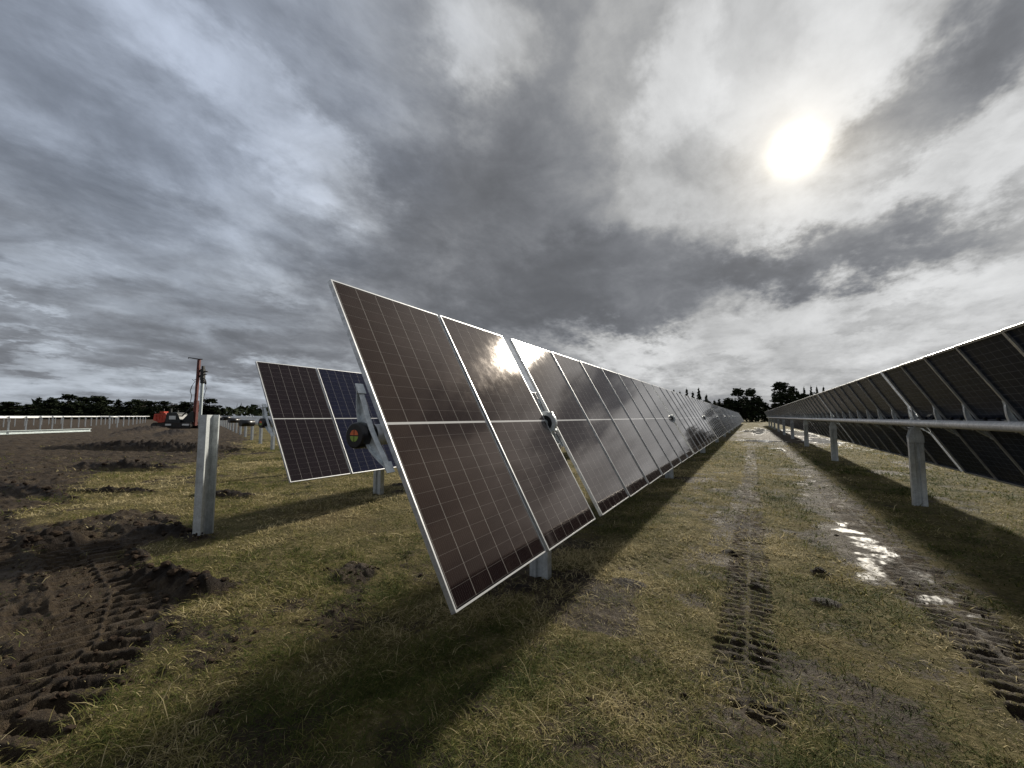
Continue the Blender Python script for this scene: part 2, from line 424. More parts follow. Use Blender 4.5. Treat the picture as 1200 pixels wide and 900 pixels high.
def mat_ground():
    m, nt, b = new_mat('turf_and_mud'); q = NB(nt)
    geo = q.n('ShaderNodeNewGeometry').outputs['Position']
    at = q.n('ShaderNodeAttribute', attribute_name='soil')
    sep = q.n('ShaderNodeSeparateColor'); q.link(at.outputs['Color'], sep.inputs[0])
    mud, wet, dark = sep.outputs[0], sep.outputs[1], sep.outputs[2]
    n_big = q.noise(geo, .35, 4, .6); n_mid = q.noise(geo, 2.3, 5, .65); n_fine = q.noise(geo, 28, 5, .7); n_vf = q.noise(geo, 130, 3, .7)
    flat = q.mapping(geo, scl=(1, 1, .2))
    n_str = q.noise(q.mapping(flat, scl=(.5, 2.2, 1), rot=(0, 0, .5)), 14, 4, .7)
    # turf: green, olive and straw
    g = q.mix(q.ramp(n_mid, .38, .62), (.080, .074, .028), (.170, .142, .062))
    g = q.mix(q.ramp(n_fine, .46, .66), g, (.27, .22, .12))
    g = q.mix(q.ramp(n_str, .50, .72, 0, .6), g, (.030, .030, .010))
    g = q.mix(q.ramp(n_big, .52, .72, 0, .6), g, (.16, .118, .058))
    # soil
    s = q.mix(q.ramp(n_mid, .35, .7), (.034, .023, .014), (.078, .055, .033))
    s = q.mix(q.ramp(n_fine, .45, .7, 0, .7), s, (.115, .085, .052))
    s = q.mix(q.ramp(q.noise(q.mapping(geo, scl=(1, 1.8, 1)), 1.1, 5, .7), .48, .60, 0, .75), s, (.024, .016, .011))
    s = q.mix(q.ramp(q.noise(geo, 55, 3, .7), .58, .74, 0, .5), s, (.19, .15, .09))
    s = q.mix(q.math('MULTIPLY', dark, .8), s, (.014, .009, .007))
    mf = q.ramp(q.math('ADD', mud, q.math('MULTIPLY', q.math('SUBTRACT', n_fine, .5), 2.0)), .34, .66)
    c = q.mix(mf, g, s)
    wf = q.ramp(q.math('ADD', wet, q.math('MULTIPLY', q.math('SUBTRACT', n_mid, .5), .9)), .42, .56)
    c = q.mix(q.math('MULTIPLY', wf, .7), c, (.020, .017, .014))
    q.link(c, b.inputs['Base Color'])
    rough = q.mix(mf, (.95,)*3, (.78,)*3)
    rgh = q.n('ShaderNodeSeparateColor'); q.link(rough, rgh.inputs[0])
    r0 = q.math('SUBTRACT', rgh.outputs[0], q.math('MULTIPLY', q.ramp(n_mid, .5, .75), q.math('MULTIPLY', mf, .26)))
    q.link(q.math('MULTIPLY_ADD', wf, q.math('SUBTRACT', q.ramp(q.vmath('LENGTH', geo), 12, 22, .52, .12), r0), r0), b.inputs['Roughness'])
    q.link(q.ramp(mf, 0, 1, .10, .20), b.inputs['Specular IOR Level'])
    hh = q.math('MULTIPLY_ADD', n_fine, 1.0, q.math('MULTIPLY', n_vf, .5))
    bs = q.math('MULTIPLY', q.math('SUBTRACT', 1.0, wf), 1.0)
    q.link(q.bump(hh, bs, .045), b.inputs['Normal'])
    return m

ground = make_ground(); ground.data.materials.append(mat_ground())

# ------------------------------------------------------------------ grass blades (uncountable: one object)
def mat_grass():
    m, nt, b = new_mat('grass_blades'); q = NB(nt)
    at = q.n('ShaderNodeAttribute', attribute_name='tint').outputs['Fac']
    cr = q.n('ShaderNodeValToRGB'); q.link(at, cr.inputs[0])
    el = cr.color_ramp.elements
    el[0].position = 0; el[0].color = (.058, .078, .020, 1)
    el[1].position = 1; el[1].color = (.64, .54, .31, 1)
    for p, c in ((.3, (.125, .142, .038, 1)), (.5, (.220, .200, .066, 1)), (.72, (.37, .305, .150, 1))):
        e = el.new(p); e.color = c
    nt.nodes.remove(b)
    d = q.n('ShaderNodeBsdfPrincipled'); q.link(cr.outputs[0], d.inputs['Base Color']); sinp(d, Roughness=.7); d.inputs['Specular IOR Level'].default_value = .10
    t = q.n('ShaderNodeBsdfTranslucent'); q.link(cr.outputs[0], t.inputs[0])
    mx = q.n('ShaderNodeMixShader'); mx.inputs[0].default_value = .36
    q.link(d.outputs[0], mx.inputs[1]); q.link(t.outputs[0], mx.inputs[2])
    q.link(mx.outputs[0], nt.nodes['Material Output'].inputs[0])
    return m

def make_grass():
    NT = 100000; PER = 10
    u = rng.random(NT)
    r = 1.5*np.exp(u*math.log(34/1.5))
    az = np.radians(rng.uniform(-93, 33, NT))
    tx = r*np.sin(az); ty = r*np.cos(az)
    _, mudf, wet, dark, lug = ground_fields(tx, ty)
    patch = fbm(tx, ty, .7, 3, 101)
    keep = rng.random(NT) < np.clip(1.06-mudf*(1.0-.28*(tx > -2.8))-wet*.6-dark, 0.0, 1)
    keep &= rng.random(NT) < np.clip(.85+patch*1.5, .3, 1)
    keep &= rng.random(NT) > lug*.75
    tx, ty, r, patch, mudf = tx[keep], ty[keep], r[keep], patch[keep], mudf[keep]
    n = len(tx)
    dryp = fbm(tx, ty, .45, 4, 111)*1.5 + fbm(tx, ty, 2.6, 3, 113)*1.1
    # greener under and behind the main row, straw along the aisle
    dryp -= .10*np.exp(-((tx+2.6)/1.1)**2)
    dryp += .16*np.exp(-((tx+.7)/.7)**2) + .05*(tx < -3.4)
    dryp -= .12*np.exp(-((tx-.75)/.4)**2)
    x = np.repeat(tx, PER); y = np.repeat(ty, PER); rr = np.repeat(r, PER)
    N = len(x)
    sc_ = 1 + np.clip(rr-2.5, 0, 40)*.085
    x = x + rng.normal(0, .034, N)*sc_*1.4; y = y + rng.normal(0, .034, N)*sc_*1.4
    z = ground_fields(x, y)[0]
    lean = np.repeat(rng.uniform(0, 2*PI, n), PER) + rng.normal(0, .9, N)
    lean = np.where(rng.random(N) < .3, rng.uniform(0, 2*PI, N), lean)
    hp = 1 + 1.5*fbm(tx, ty, 1.8, 3, 121) + 1.2*fbm(tx, ty, 6, 2, 122)
    tall = np.repeat(np.clip(rng.normal(.92, .28, n)*hp+np.where(rng.random(n) < .02, .9, 0), .35, 2.4), PER)
    L = np.clip(rng.normal(.050, .018, N), .015, .13)*tall*(1+np.clip(rr-3, 0, 40)*.035)
    stalk = (rng.random(N) < .015) & (rr < 7); L = np.where(stalk, L*1.7+.015, L)
    el = np.radians(np.clip(rng.normal(21, 16, N), 3, 85))
    w = rng.uniform(.0008, .0019, N)*(1+np.clip(rr-2, 0, 40)*.30)
    dx, dy = np.cos(lean), np.sin(lean)
    px_, py_ = -dy, dx
    # roll each blade a little so that it is never edge-on everywhere
    up = np.sin(el); ho = np.cos(el)
    bend = rng.uniform(.1, .55, N)
    base = np.stack([x, y, z-.006], 1)
    side = np.stack([px_*w, py_*w, rng.uniform(-.5, .5, N)*w], 1)
    mid = base + np.stack([dx*ho*L*.5, dy*ho*L*.5, up*L*.58], 1)
    tip = base + np.stack([dx*(ho+bend*.5)*L, dy*(ho+bend*.5)*L, (up*(1-bend*.6))*L], 1)
    V = np.stack([base-side, base+side, mid+side*.85, mid-side*.85, tip], 1).reshape(-1, 3).astype(np.float32)
    b0 = np.arange(N)*5
    quads = np.stack([b0, b0+1, b0+2, b0+3], 1); tris = np.stack([b0+3, b0+2, b0+4], 1)
    lp = np.concatenate([quads, tris], 1).ravel().astype(np.int32)
    me = bpy.data.meshes.new('grass')
    me.vertices.add(len(V)); me.vertices.foreach_set('co', V.ravel())
    me.loops.add(len(lp)); me.loops.foreach_set('vertex_index', lp)
    me.polygons.add(2*N)
    st = np.stack([np.arange(N)*7, np.arange(N)*7+4], 1).ravel().astype(np.int32)
    me.polygons.foreach_set('loop_start', st)
    me.update(calc_edges=True)
    tint = np.clip(.50 + np.repeat(dryp, PER)*1.0 + rng.normal(0, .19, N) + np.where(rng.random(N) < .10, .38, 0) + np.where(stalk, .4, 0), 0, 1)
    a = me.attributes.new('tint', 'FLOAT', 'POINT'); a.data.foreach_set('value', np.repeat(tint, 5).astype(np.float32))
    me.materials.append(mat_grass())
    o = bpy.data.objects.new('grass', me); C.objects.link(o)
    tag(o, 'short matted grass of green and straw blades covering the field', 'grass', kind='stuff')
make_grass()

def make_clods():
    n = 5200
    pts = []
    u = rng.random(n*4); r = 1.6*np.exp(u*math.log(22/1.6)); az = np.radians(rng.uniform(-94, 30, n*4))
    x = r*np.sin(az); y = r*np.cos(az)
    h, mudf, wet, dark, lug = ground_fields(x, y)
    k = (rng.random(len(x)) < np.clip(mudf*.5+dark*1.2-.15, 0, 1)*(.02+.98*(x < -2.8)))
    x, y, h, r, dark = x[k], y[k], h[k], r[k], dark[k]
    bm = bmesh.new(); bmesh.ops.create_icosphere(bm, subdivisions=2, radius=1)
    bv = np.array([v.co[:] for v in bm.verts]); bf = np.array([[v.index for v in f.verts] for f in bm.faces]); bm.free()
    n = len(x); s = np.clip(np.abs(rng.normal(0, .008, n))+.004, 0, .02); s *= (1+dark*.8)*(1+r*.05)
    V = bv[None]*(1+rng.uniform(-.17, .17, (n, len(bv), 1)) + .30*np.sin(bv[None]@rng.normal(0, 1.7, (n, 3, 1))))*s[:, None, None]*np.array([1.25, 1.0, .75])[None, None]
    ang = rng.uniform(0, 2*PI, n); c, sn = np.cos(ang)[:, None], np.sin(ang)[:, None]
    vx = V[..., 0]*c - V[..., 1]*sn + x[:, None]; vy = V[..., 0]*sn + V[..., 1]*c + y[:, None]; vz = V[..., 2] + (h+s*.25)[:, None]
    V = np.stack([vx, vy, vz], -1).reshape(-1, 3); F = (bf[None]+(np.arange(n)*len(bv))[:, None, None]).reshape(-1, 3)
    me = bpy.data.meshes.new('mud_clods'); me.from_pydata(V.tolist(), [], F.tolist())
    m, nt, b = new_mat('wet_soil'); q = NB(nt)
    nn = q.noise(q.n('ShaderNodeNewGeometry').outputs['Position'], 9, 4, .7)
    q.link(q.mix(q.ramp(nn, .35, .65), (.018, .012, .009), (.055, .039, .027)), b.inputs['Base Color']); sinp(b, Roughness=.95); b.inputs['Specular IOR Level'].default_value = .1
    me.materials.append(m)
    o = bpy.data.objects.new('mud_clods', me); C.objects.link(o)
    tag(o, 'scattered dark clods of churned soil lying on the mud', 'mud clods', kind='stuff')
make_clods()

# ------------------------------------------------------------------ tracker part meshes
def tf(off=0.0): return Matrix.Rotation(TILT, 4, 'Y')

def mesh_from(bm, name, mats):
    finish(bm); me = bpy.data.meshes.new(name); bm.to_mesh(me); bm.free()
    for mm in mats: me.materials.append(mm)
    return me

def frame_mesh():
    bm = bmesh.new(); hx, hy = ML/2, (MW-.020)/2; w = .011
    for s in (-1, 1):
        y0, y1 = sorted((s*hy, s*(hy-w)))
        box(bm, (-hx, y0, -.0335), (hx, y1, .0018))
        yy0, yy1 = sorted((s*(hy-w), s*(hy-w-.022)))
        box(bm, (-hx+w, yy0, -.0335), (hx-w, yy1, -.0315))
        x0, x1 = sorted((s*hx, s*(hx-w)))
        box(bm, (x0, -hy+w, -.0335), (x1, hy-w, .0018))
        xx0, xx1 = sorted((s*(hx-w), s*(hx-w-.018)))
        box(bm, (xx0, -hy+w+.022, -.0335), (xx1, hy-w-.022, -.0315))
    # junction boxes on the back, at the middle
    return mesh_from(bm, 'module_frame', [M_ALU])
def glass_mesh(mat, nm):
    bm = bmesh.new(); hx, hy = ML/2-.011, (MW-.020)/2-.011
    box(bm, (-hx, -hy, -.0065), (hx, hy, -.0004))
    finish(bm)
    uvl = bm.loops.layers.uv.new('UVMap')
    for f in bm.faces:
        for l in f.loops: l[uvl].uv = (l.vert.co.y, l.vert.co.x)
    for f in bm.faces: f.material_index = 1 if f.normal.z < -.5 else 0
    me = bpy.data.meshes.new(nm); bm.to_mesh(me); bm.free(); me.materials.append(mat); me.materials.append(M_BACKG); return me
def jbox_mesh():
    bm = bmesh.new()
    for y in (-.36, 0, .36): box(bm, (-.05, y-.035, -.024), (.05, y+.035, -.0068), bevel=.004)
    tube(bm, [(.0,-.32,-.013),(.02,-.2,-.016),(.0,-.04,-.013)], .003, 6); tube(bm, [(.0,.04,-.013),(.02,.2,-.016),(.0,.32,-.013)], .003, 6)
    return mesh_from(bm, 'junction_boxes', [M_BLACK])
ME_FRAME = frame_mesh(); ME_G = glass_mesh(M_CELL, 'cell_glass'); ME_GD = glass_mesh(M_CELLD, 'cell_glass_dark'); ME_GB = glass_mesh(M_CELLB, 'cell_glass_blue')
ME_JB = jbox_mesh()

TUBE_N = -.150; TUBE_R = .067
def bracket_mesh():
    """pressed saddle between tube and module frames; x = down the slope, y = along the row, z = normal"""
    bm = bmesh.new()
    outer = [(-.30,-.040),(-.262,-.044),(-.235,-.062),(-.19,-.086),(-.13,-.112),(-.06,-.130),(.0,-.136),(.06,-.130),(.13,-.112),(.19,-.086),(.235,-.062),(.262,-.044),(.30,-.040)]
    inner = [(.245,-.046),(.17,-.050),(.10,-.060),(.0,-.066),(-.10,-.060),(-.17,-.050),(-.245,-.046)]
    hole = [(TUBE_R*1.05*math.cos(a), TUBE_N+TUBE_R*.9*math.sin(a)) for a in np.linspace(0, 2*PI, 25)[:-1]]
    web = outer[1:-1] + inner
    extrude_poly(bm, web, 'y', -.0015, .0015)
    ribbon(bm, outer, 0, .0045, -.028, .028)
    ribbon(bm, inner, 0, .003, -.020, .020)
    for s in (-1, 1):
        x0, x1 = sorted((s*.235, s*.305)); box(bm, (x0, -.030, -.0405), (x1, .030, -.0345))
        tube(bm, [(s*.272, 0, -.058), (s*.272, 0, -.034)], .008, 6)
    for s in (-1, 1): box(bm, (s*.07-.018, -.020, -.155), (s*.07+.018, .020, -.149))
    return mesh_from(bm, 'saddle_bracket', [M_GALV])
ME_BR = bracket_mesh()

def ring_mesh():
    bm = bmesh.new(); seg = 32
    prof = [(.088,-.03),(.128,-.03),(.134,-.014),(.134,.014),(.128,.03),(.088,.03)]
    rings = [[bm.verts.new((r*math.cos(2*PI*k/seg), y, r*math.sin(2*PI*k/seg))) for r, y in prof] for k in range(seg)]
    for k in range(seg):
        a, b = rings[k], rings[(k+1) % seg]
        for i in range(len(prof)):
            f = bm.faces.new((a[i], a[(i+1) % 6], b[(i+1) % 6], b[i])); f.smooth = False
    for a in (0, PI/2, PI, 3*PI/2): 
        x, z = .134*math.cos(a+.5), .134*math.sin(a+.5); box(bm, (x-.014, -.022, z-.014), (x+.014, .022, z+.014))
    return mesh_from(bm, 'bearing_ring', [M_GALV])
def bush_mesh():
    bm = bmesh.new(); seg = 28
    prof = [(.045,-.042),(.088,-.042),(.088,.042),(.045,.042)]
    rings = [[bm.verts.new((r*math.cos(2*PI*k/seg), y, r*math.sin(2*PI*k/seg))) for r, y in prof] for k in range(seg)]
    for k in range(seg):
        a, b = rings[k], rings[(k+1) % seg]
        for i in range(4): bm.faces.new((a[i], a[(i+1) % 4], b[(i+1) % 4], b[i]))
    return mesh_from(bm, 'bearing_bush', [M_BLACK])
ME_RING, ME_BUSH = ring_mesh(), bush_mesh()

PROF = [(-.14,-.045),(-.14,.055),(-.115,.055),(-.115,.049),(-.134,.049),(-.134,-.039),(-.05,-.039),(-.035,-.012),(.035,-.012),(.05,-.039),(.134,-.039),(.134,.049),(.115,.049),(.115,.055),(.14,.055),(.14,-.045),(.046,-.045),(.031,-.018),(-.031,-.018),(-.046,-.045)]
def post_mesh(h, mat=None, k=.78):
    bm = bmesh.new(); extrude_poly(bm, [(a*k, c) for a, c in PROF], 'z', -.35, h)
    return mesh_from(bm, 'pile_section', [mat or M_PILE])
POST_H = AXZ - .36
ME_POST = post_mesh(POST_H)
def head_mesh():
    """two plates and a cross bar carrying the bearing on the pile top; origin at the pile top centre"""
    bm = bmesh.new()
    for y in (-.055, .062):
        extrude_poly(bm, [(-.115,-.10),(.115,-.10),(.115,.02),(.085,.12),(.06,.20),(-.06,.20),(-.085,.12),(-.115,.02)], 'y', y-.004, y+.004)
    box(bm, (-.09, -.050, .19), (.09, .057, .205))
    for x in (-.08, .08):
        for z in (-.06, -.02): tube(bm, [(x, -.075, z), (x, .082, z)], .010, 6)
    return mesh_from(bm, 'pile_head', [M_GALV])
ME_HEAD = head_mesh()

def tube_mesh(length, name='tube_section'):
    bm = bmesh.new(); seg = 24
    tube(bm, [(0, t, 0) for t in np.linspace(0, length, max(2, int(length/5)))], TUBE_R, seg)
    # swaged couplings with bolt rows
    y = 7.3
    while y < length-1:
        tube(bm, [(0, y-.16, 0), (0, y+.16, 0)], TUBE_R+.004, seg)
        for dy in (-.1, .1):
            for a in (.6, 2.2): tube(bm, [(0+(TUBE_R)*math.cos(a), y+dy, TUBE_R*math.sin(a)), ((TUBE_R+.018)*math.cos(a), y+dy, (TUBE_R+.018)*math.sin(a))], .011, 6)
        y += 9.593
    return mesh_from(bm, name, [M_TUBE])

def panel(root, yc, s, first):
    m = Matrix.Translation((0, yc, AXZ)) @ Matrix.Rotation(R(.75+random.gauss(0, .05)), 4, 'Z') @ Matrix.Rotation(R(random.gauss(0, .06)), 4, 'Y') @ tf()
    gm = ME_GB if s == 'b' else (ME_GD if s == 'd' else ME_G)
    fr = obj('solar_panel', ME_FRAME, None, root, m)
    obj('cell_glass', gm, None, fr)
    if first: obj('junction_box', ME_JB, None, fr)
    return fr

def nloc(s, y, n):
    """slope/normal coordinates -> parent coordinates"""
    return Matrix.Translation((0, y, AXZ)) @ tf() @ Matrix.Translation((s, 0, n))

def tracker(name, x, y0, bays, label, group, kinds='m', jb=False, cap=False, start_gap_post=False, cat='solar panel row'):
    root = empty(name, (x, y0, 0)); tag(root, label, cat, group)
    y = 0.0; idx = 0
    posts = []
    if start_gap_post: posts.append(-GAP/2)
    obj('mounting_bracket', ME_BR, None, root, nloc(0, -.034, 0))
    for bi, n in enumerate(bays):
        for k in range(n):
            kk = kinds[min(idx, len(kinds)-1)]
            panel(root, y + MW/2, kk, jb and idx < 40)
            y += MW; idx += 1
            if k < n-1: obj('mounting_bracket', ME_BR, None, root, nloc(0, y, 0))
        # edge saddles either side of the bearing
        obj('mounting_bracket', ME_BR, None, root, nloc(0, y-.012, 0))
        if bi < len(bays)-1:
            posts.append(y+GAP/2); y += GAP
            obj('mounting_bracket', ME_BR, None, root, nloc(0, y+.012, 0))
    for py in posts:
        p = obj('pile', ME_POST, None, root, Matrix.Translation((-.12, py, 0)))
        obj('pile_head', ME_HEAD, None, p, Matrix.Translation((0, 0, POST_H)))
        r = obj('bearing', ME_RING, None, root, Matrix.Translation((-.045, py, AXZ-.03)) @ Matrix.Rotation(TILT, 4, 'Y'))
        obj('bearing_bush', ME_BUSH, None, r)
    t = obj('torque_tube', tube_mesh(y+.18+(.2 if start_gap_post else 0)), None, root, nloc(0, -.075, TUBE_N))
    if cap:
        bm = bmesh.new(); tube(bm, [(0,-.145,0),(0,-.142,0),(0,-.13,0),(0,-.03,0)], [.070,.077,.080,.080], 28)
        bmesh.ops.translate(bm, verts=bm.verts[:], vec=(0, 0, 0))
        cp = obj('end_cap', finish(bm), M_BLACK, root, nloc(0, .045, TUBE_N))
        bm = bmesh.new()
        for qd in range(4):
            a0 = qd*PI/2+.10; a1 = (qd+1)*PI/2-.10
            pts = [(0.004*math.cos((a0+a1)/2), .004*math.sin((a0+a1)/2))] + [(.036*math.cos(a), .036*math.sin(a)) for a in np.linspace(a0, a1, 8)]
            extrude_poly(bm, pts, 'y', -.1465, -.1455, 0 if qd < 2 else 1)
        rot = Matrix.Rotation(-TILT, 4, 'Y')
        bmesh.ops.transform(bm, matrix=rot, verts=bm.verts[:])
        obj('round_sticker', finish(bm), [M_STK_O, M_STK_G], cp)
    return root, y

main, LEN = tracker('solar_tracker_row', -1.957, 1.827, [2, 7]+[8]*11,
    'long brown-glass solar panel row nearest the camera, running away to the trees', 'solar panel rows', 'mm', cap=True)
right, _ = tracker('solar_tracker_row', 2.962, 11.11+GAP/2-2*GAP-16*MW+.0-2*MW, [2, 8, 8]+[8]*9,
    'dark row of solar panels seen from the back on the right of the muddy lane', 'solar panel rows', 'd', jb=True)
back, _ = tracker('solar_tracker_row', -6.88, 4.02, [2, 8, 8, 8],
    'dark solar panels, one navy blue, just behind the near end of the brown row', 'solar panel rows', 'dbd', cap=True)

# ------------------------------------------------------------------ bare tube rows (no panels yet)
def bare_row(x, y, n, sign, label, group, dz=0.0, lead=2.4, step=9.593, cap=True):
    """piles at y, y+sign*step ...; the tube overhangs `lead` before the first pile"""
    root = empty('bare_torque_tube_row', (x, y, dz)); tag(root, label, 'torque tube row', group)
    for k in range(n):
        p = obj('pile', ME_POST, None, root, Matrix.Translation((-.12, sign*k*step, 0)))
        obj('pile_head', ME_HEAD, None, p, Matrix.Translation((0, 0, POST_H)))
        r = obj('bearing', ME_RING, None, root, Matrix.Translation((-.12, sign*k*step, AXZ-.10)))
        obj('bearing_bush', ME_BUSH, None, r)
    L = lead + (n-1)*step + 1.0
    bm = bmesh.new()
    tube(bm, [(0, -sign*lead, 0), (0, sign*(L-lead), 0)], TUBE_R+.006, 16)
    yy = 4.8
    while yy < L-lead:
        tube(bm, [(0, sign*(yy-.2), 0), (0, sign*(yy+.2), 0)], TUBE_R+.014, 16); yy += 9.593
    obj('torque_tube', finish(bm), M_TUBE, root, Matrix.Translation((-.12, 0, AXZ-.10)))
    if cap:
        bm = bmesh.new(); tube(bm, [(0, -sign*(lead+.04), 0), (0, -sign*(lead-.30), 0)], .088, 16)
        obj('end_cap', finish(bm), M_BLACK, root, Matrix.Translation((-.12, 0, AXZ-.10)))
    return root
ORD = ['first','second','third','fourth','fifth','sixth','seventh','eighth','ninth','tenth','eleventh','twelfth','thirteenth','fourteenth','fifteenth','sixteenth','seventeenth','eighteenth','nineteenth','twentieth','twenty-first','twenty-second','twenty-third']
for i, k in enumerate(range(2, 18)):
    bare_row(-1.957-4.92*k, 6.44+2.13*(k-1), 7, 1,
        '%s bare steel tube row on green grass beyond the dark panel pair' % ORD[i], 'bare tube rows behind the panels', dz=rng.uniform(-.05, .05)+(.0 if k < 5 else .02))
dA = (-.926, .377)
for j in range(16):
    s = 5.3*j
    bare_row(-58.2+dA[0]*s+.12, 10.2+dA[1]*s, 5, -1,
        '%s bare tube row from the left edge, past the fallen beam' % ORD[j], 'bare tube rows in the left field', dz=-.02-.02*(j < 3)+rng.uniform(-.03, .03), lead=.8, cap=False)
for j in range(9):
    s = 8.1*j
    bare_row(-75.1+dA[0]*s+.12, 22.0+dA[1]*s, 1, -1,
        '%s outlying tube row between the left field and the orange rig' % ORD[j], 'outlying tube rows beside the rig', dz=rng.uniform(-.03, .03), lead=.8, cap=False)

# ------------------------------------------------------------------ lone pile
def lone_pile():
    root = empty('steel_pile', (-6.93, 3.13, 0), R(-52))
    tag(root, 'galvanised steel channel pile standing alone at the edge of the mud', 'steel pile')
    o = obj('channel', post_mesh(1.765, M_PILE, 1.22), None, root)
    bm = bmesh.new()   # pale stuck-on strip and slots near the head
    box(bm, (-.1745, -.035, 1.52), (-.1712, .045, 1.755))
    obj('head_plate', finish(bm), M_GALV, root)
    bm = bmesh.new()
    for x in (-.09, .09):
        for z in (1.66, 1.58, 1.50): tube(bm, [(x, -.0385, z), (x, -.0372, z)], .009, 10)
    obj('bolt_hole', finish(bm), M_BLACK, root)
lone_pile()

# long pale beam on the mud at far left
b = bmesh.new()
extrude_poly(b, [(-.16,0),(.16,0),(.16,.03),(.03,.05),(.03,.27),(.16,.29),(.16,.33),(-.16,.33),(-.16,.29),(-.03,.27),(-.03,.05),(-.16,.03)], 'y', 0, 8.6)
o = obj('steel_beam', finish(b), M_PALE); o.location = (-57.6, 9.2, .06); o.rotation_euler = (0, 0, math.atan2(4.6, 7.8))
tag(o, 'long pale steel beam lying flat on the mud at the left edge', 'beam')

# ------------------------------------------------------------------ pile driving rig
def rig():
    root = empty('pile_driving_rig', (-69.2, 27.6, .0), YAW)
    tag(root, 'orange and black tracked pile driving rig with a tall red mast in the far field', 'pile driver')
    # local x = to the right as seen, y = away, z up ; 0.117 m per photo pixel
    def chain(y0):
        bm = bmesh.new(); pts = []
        for cx, a0, a1 in ((-2.6, PI/2, 3*PI/2), (2.1, -PI/2, PI/2)):
            for a in np.linspace(a0, a1, 9): pts.append((cx+.38*math.cos(a), .40+.38*math.sin(a)))
        extrude_poly(bm, pts, 'y', y0, y0+.5)
        n = 34; 
        for k in range(n):
            x = -2.6+4.7*(k % 17)/16; z = .0 if k < 17 else .79
            box(bm, (x-.06, y0-.02, z-.02), (x+.06, y0+.52, z+.035))
        t = obj('track', finish(bm), M_RUBBER, root)
        bm = bmesh.new()
        for cx in (-2.6, -1.6, -.7, .2, 1.1, 2.1): tube(bm, [(cx, y0-.05, .40), (cx, y0+.1, .40)], .25 if abs(cx+.25) > 2 else .16, 14)
        obj('track_wheel', finish(bm), M_DARKM, t)
        for gx0, gx1 in ((-.95, -.15), (1.35, 2.3)):
            bm = bmesh.new(); box(bm, (gx0, y0-.10, .42), (gx1, y0-.03, .66), bevel=.02)
            obj('track_guard', finish(bm), M_WHITEP, t)
    chain(-1.2); chain(.7)
    bm = bmesh.new(); box(bm, (-2.2, -.7, .5), (2.0, .7, .85), bevel=.04); obj('chassis', finish(bm), M_DARKM, root)
    bm = bmesh.new()
    extrude_poly(bm, [(-3.0,1.15),(-2.9,2.0),(-1.35,2.15),(-1.25,1.5),(-1.45,.9),(-2.2,.8)], 'y', -.85, .85)
    box(bm, (-2.4, -.6, 2.15), (-1.8, .2, 2.35), bevel=.03)
    for x in (-2.6, -2.2, -1.8): box(bm, (x-.05, -.9, 1.2), (x+.05, -.851, 1.9))
    eb = obj('engine_cover', finish(bm), M_ORANGE, root)
    bm = bmesh.new(); tube(bm, [(-2.7, .5, 2.1), (-2.7, .5, 2.75)], .05, 8); tube(bm, [(-2.95,-.5,2.05),(-3.2,-.5,2.35)], .04, 6); obj('exhaust', finish(bm), M_DARKM, eb)
    bm = bmesh.new()
    extrude_poly(bm, [(-1.3,.85),(-1.15,2.1),(-.9,2.25),(.2,2.2),(.45,1.9),(.8,1.1),(.7,.8)], 'y', -.9, .8)
    box(bm, (-1.0, -.6, 2.2), (-.8, -.4, 2.75)); box(bm, (-.1, -.5, 2.2), (.05, -.3, 2.5))
    pw = obj('power_pack', finish(bm), M_DARKM, root)
    bm = bmesh.new(); box(bm, (-.75, -.96, 1.25), (.15, -.905, 1.75), bevel=.01); obj('name_plate', finish(bm), M_WHITEP, pw)
    bm = bmesh.new()
    extrude_poly(bm, [(.7,.85),(.75,1.2),(1.4,1.9),(1.9,2.4),(2.2,2.3),(2.3,.9),(1.6,.75)], 'y', -.5, .6)
    tube(bm, [(.5,-.3,1.7),(1.5,-.3,2.7),(1.9,-.3,3.4)], .09, 8)
    obj('mast_cradle', finish(bm), M_DARKM, root)
    bm = bmesh.new()   # mast: box section with guide rails and cross plates
    lean = Matrix.Translation((2.15, -.1, 0)) @ Matrix.Rotation(R(1.0), 4, 'Y')
    box(bm, (-.12, -.14, .45), (.12, .14, 9.65), mtx=lean)
    for s in (-1, 1): box(bm, (s*.14-.02, -.20, .45), (s*.14+.02, -.145, 9.6), mtx=lean)
    for z in np.arange(.8, 9.5, .55): box(bm, (-.115, -.19, z), (.115, -.142, z+.12), mtx=lean)
    box(bm, (-.20, -.22, .4), (.24, .22, 3.9), mtx=lean)
    ms = obj('mast', finish(bm), M_RED, root)
    bm = bmesh.new(); tube(bm, [(2.75,-.1,9.70),(2.2,-.1,9.72),(.75,-.1,9.95)], [.06,.08,.05], 8); tube(bm, [(.75,-.1,9.95),(.75,-.1,9.78)], .05, 6); obj('mast_arm', finish(bm), M_DARKM, ms)
    bm = bmesh.new()
    for a, b_ in (((1.9,-.2,6.3),(1.75,-.2,.9)),):
        pts = [(1.95,-.2,6.6),(1.55,-.2,5.9),(1.35,-.2,5.2),(1.6,-.2,4.6),(1.5,-.2,3.8),(1.7,-.2,3.0),(1.4,-.2,2.3)]
        tube(bm, pts, .045, 6)
    tube(bm, [(2.2,-.2,6.9),(1.7,-.2,6.7),(1.55,-.2,6.85)], .04, 6)
    tube(bm, [(3.1,-.15,6.9),(3.55,-.15,5.6),(3.25,-.15,4.3),(3.6,-.15,3.2)], .035, 6)
    obj('hose', finish(bm), M_CLOUT, ms)
    bm = bmesh.new()   # hammer, hung from the mast over the pile
    box(bm, (2.62, -.28, 6.7), (3.05, .28, 8.35), bevel=.05); box(bm, (2.70, -.2, 8.35), (2.98, .2, 8.75), bevel=.04)
    box(bm, (2.34, -.16, 7.2), (2.64, .16, 7.45)); box(bm, (2.34, -.16, 8.0), (2.64, .16, 8.2))
